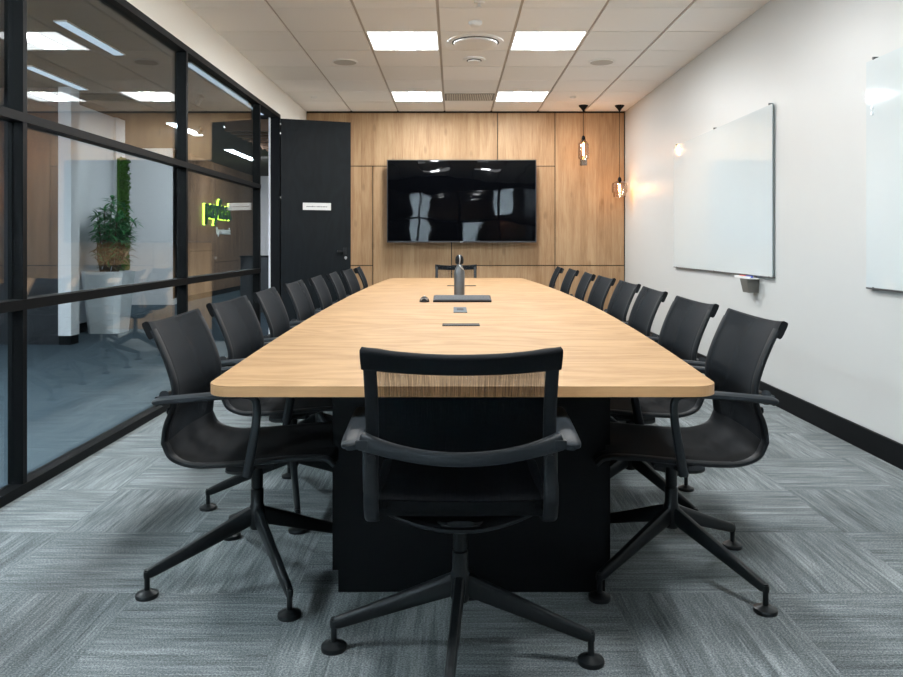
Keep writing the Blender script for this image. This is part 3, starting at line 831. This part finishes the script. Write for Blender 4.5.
# moss strip on the corridor wall
bm = bmesh.new()
rnd = random.Random(3)
box(bm, -4.563, -4.53, 10.20, 10.44, .2, 2.26)
for k in range(2600):
    y = rnd.uniform(10.19, 10.45); z = rnd.uniform(.18, 2.27); x = -4.53+rnd.uniform(-.01, .03)
    s = rnd.uniform(.010, .022); a = rnd.uniform(0, 2*PI); b_ = rnd.uniform(-.8, .8)
    d = Vector((math.cos(b_), math.sin(a)*math.sin(b_), math.cos(a)*.6)).normalized(); e = d.cross(Vector((rnd.random()-.5, rnd.random()-.5, rnd.random()-.5))).normalized()
    p = Vector((x, y, z)); bm.faces.new([bm.verts.new(p+e*s), bm.verts.new(p+d*s*2), bm.verts.new(p-e*s)])
o = link('moss_panel', bm, M['moss'], None); tag(o, 'narrow vertical green moss strip on the white corridor wall behind the plant', 'plant')
struct('wall_9', boxes((-4.70, -4.566, 10.18, 10.455, 0, ZC)), M['hall_white'])

# potted plant
def plant(x, y, label, seed, sc=1.0):
    rnd = random.Random(seed)
    t = thing('potted_plant', label, 'plant', (x, y, 0)); t.scale = (sc, sc, sc)
    bm = bmesh.new()
    def ring(h, z, ch):
        pts = []
        for sx, sy in ((1, 1), (-1, 1), (-1, -1), (1, -1)):
            for q in ((1, 1-ch), (1-ch, 1)) if sx*sy > 0 else ((1-ch, 1), (1, 1-ch)): pts.append((sx*h*q[0], sy*h*q[1], z))
        return [bm.verts.new(p) for p in pts]
    rs = [ring(.19, 0, .28), ring(.255, .76, .28), ring(.235, .76, .28), ring(.225, .70, .28)]
    for a, b in zip(rs, rs[1:]):
        for k in range(8): bm.faces.new((a[k], a[(k+1) % 8], b[(k+1) % 8], b[k]))
    bm.faces.new(rs[0]); bm.faces.new(rs[-1])
    link('planter', bm, M['pot'], t)
    bm = bmesh.new(); lathe(bm, [(.23, .701), (.20, .725), (.05, .735)], seg=24); link('soil', bm, M['soil'], t)
    bs = bmesh.new(); bl = bmesh.new(); bd = bmesh.new()
    tips = []
    for k in range(40):
        a = rnd.uniform(0, 2*PI); r0 = rnd.uniform(.01, .12); r1 = rnd.uniform(.05, .34); h = rnd.uniform(.28, .98)
        p0 = Vector((r0*math.cos(a), r0*math.sin(a), .72)); a2 = a+rnd.uniform(-.5, .5)
        p2 = Vector((r1*math.cos(a2)*.72+.08, r1*math.sin(a2), .74+h*(1-.35*r1/.34)+.02)); p1 = (p0+p2)/2+Vector((rnd.uniform(-.05, .05), rnd.uniform(-.05, .05), rnd.uniform(-.05, .03)))
        path = catmull([p0, p1, p2], 4); sweep(bs, path, (1, .3, 0), lambda q: (.009-.005*q, .009-.005*q), 6, 2)
        for q, pt in enumerate(path):
            if q >= 3: tips.append((pt, q/8, (p2-p0).normalized()))
    def leaf(bmx, p, d, L, w):
        s = d.cross(Vector((0, 0, 1)))
        s = s.normalized() if s.length > .01 else Vector((1, 0, 0))
        up = s.cross(d).normalized(); pv = None
        for q in range(5):
            f = q/4; c = p+d*L*f-Vector((0, 0, 1))*L*.35*f*f; ww = w*math.sin(PI*(.12+.88*f))*(1 if q < 4 else 0)+.0005
            cur = (bmx.verts.new(c-s*ww+up*ww*.3), bmx.verts.new(c), bmx.verts.new(c+s*ww+up*ww*.3))
            if pv:
                bmx.faces.new((pv[0], pv[1], cur[1], cur[0])); bmx.faces.new((pv[1], pv[2], cur[2], cur[1]))
            pv = cur
    for pt, f, ax in tips:
        for k in range(11 if pt.z > 1.10 else 3):
            a = rnd.uniform(0, 2*PI); el = rnd.uniform(-.2, 1.1)
            d = Vector((math.cos(a)*math.cos(el), math.sin(a)*math.cos(el), math.sin(el)))
            dry = pt.z < 1.10 and rnd.random() < .75
            leaf(bd if dry else bl, pt, d, rnd.uniform(.09, .19), rnd.uniform(.011, .019))
    link('stems', bs, M['stem'], t); link('foliage', bl, M['leaf'], t); link('dry_foliage', bd, M['leaf_dry'], t)['label'] = 'dry brown lower leaves'
plant(-4.30, 9.38, 'bushy green potted plant in a tall white tapered planter behind the glass', 5)
plant(.75, -2.6, 'potted plant behind the camera, mirrored in the television', 9, .95)

# lettering on the timber wall
def text_obj(name, body, size, extrude, offset, mat, loc, parent, spacing=1.0):
    cu = bpy.data.curves.new(name, 'FONT'); cu.body = body; cu.size = size; cu.extrude = extrude; cu.offset = offset; cu.space_character = spacing
    tmp = bpy.data.objects.new(name+'_tmp', cu); C.objects.link(tmp)
    bpy.context.view_layer.update()
    me = bpy.data.meshes.new_from_object(tmp.evaluated_get(bpy.context.evaluated_depsgraph_get()))
    bpy.data.objects.remove(tmp); bpy.data.curves.remove(cu)
    me.materials.clear(); me.materials.append(mat)
    o = bpy.data.objects.new(name, me); C.objects.link(o); o.parent = parent
    o.location = loc; o.rotation_euler = (PI/2, 0, PI/2)
    return o
sgn = thing('wall_sign', 'green backlit payfast by network lettering on the timber corridor wall', 'sign', (-5.04, 15.0, 1.6))
text_obj('backlight', 'payfast', .58, .010, .021, M['sign_glow'], (.015, .10, .03), sgn, 1.09)
text_obj('lettering', 'payfast', .58, .020, .012, M['sign_green'], (.050, .12, .03), sgn, 1.09)
text_obj('small_lettering', 'by network', .21, .010, .003, M['sign_white'], (.015, .95, -.30), sgn)

# ------------------------------------------------------------------ camera, world, view
cam = bpy.data.cameras.new('camera'); cam.lens = 752/903*36; cam.sensor_width = 36; cam.sensor_fit = 'HORIZONTAL'
cam.shift_x = -2.0/903; cam.shift_y = -95.5/903; cam.clip_start = .05
co = bpy.data.objects.new('camera', cam); C.objects.link(co); co.location = (0, 0, 1.11); co.rotation_euler = (PI/2, 0, 0)
scene.camera = co
w = bpy.data.worlds.new('world'); scene.world = w; w.use_nodes = True
w.node_tree.nodes['Background'].inputs[0].default_value = (.76, .83, .97, 1); w.node_tree.nodes['Background'].inputs[1].default_value = 6
vs_ = scene.view_settings; vs_.view_transform = 'Standard'; vs_.look = 'None'; vs_.gamma = 1; vs_.exposure = 1.1; vs_.use_curve_mapping = False
try:
    scene.cycles.max_bounces = 10; scene.cycles.transparent_max_bounces = 24; scene.cycles.diffuse_bounces = 5; scene.cycles.glossy_bounces = 5
    scene.cycles.use_denoising = True; scene.cycles.sample_clamp_indirect = 6
    scene.cycles.caustics_reflective = False; scene.cycles.caustics_refractive = False
except Exception as e: print(e)
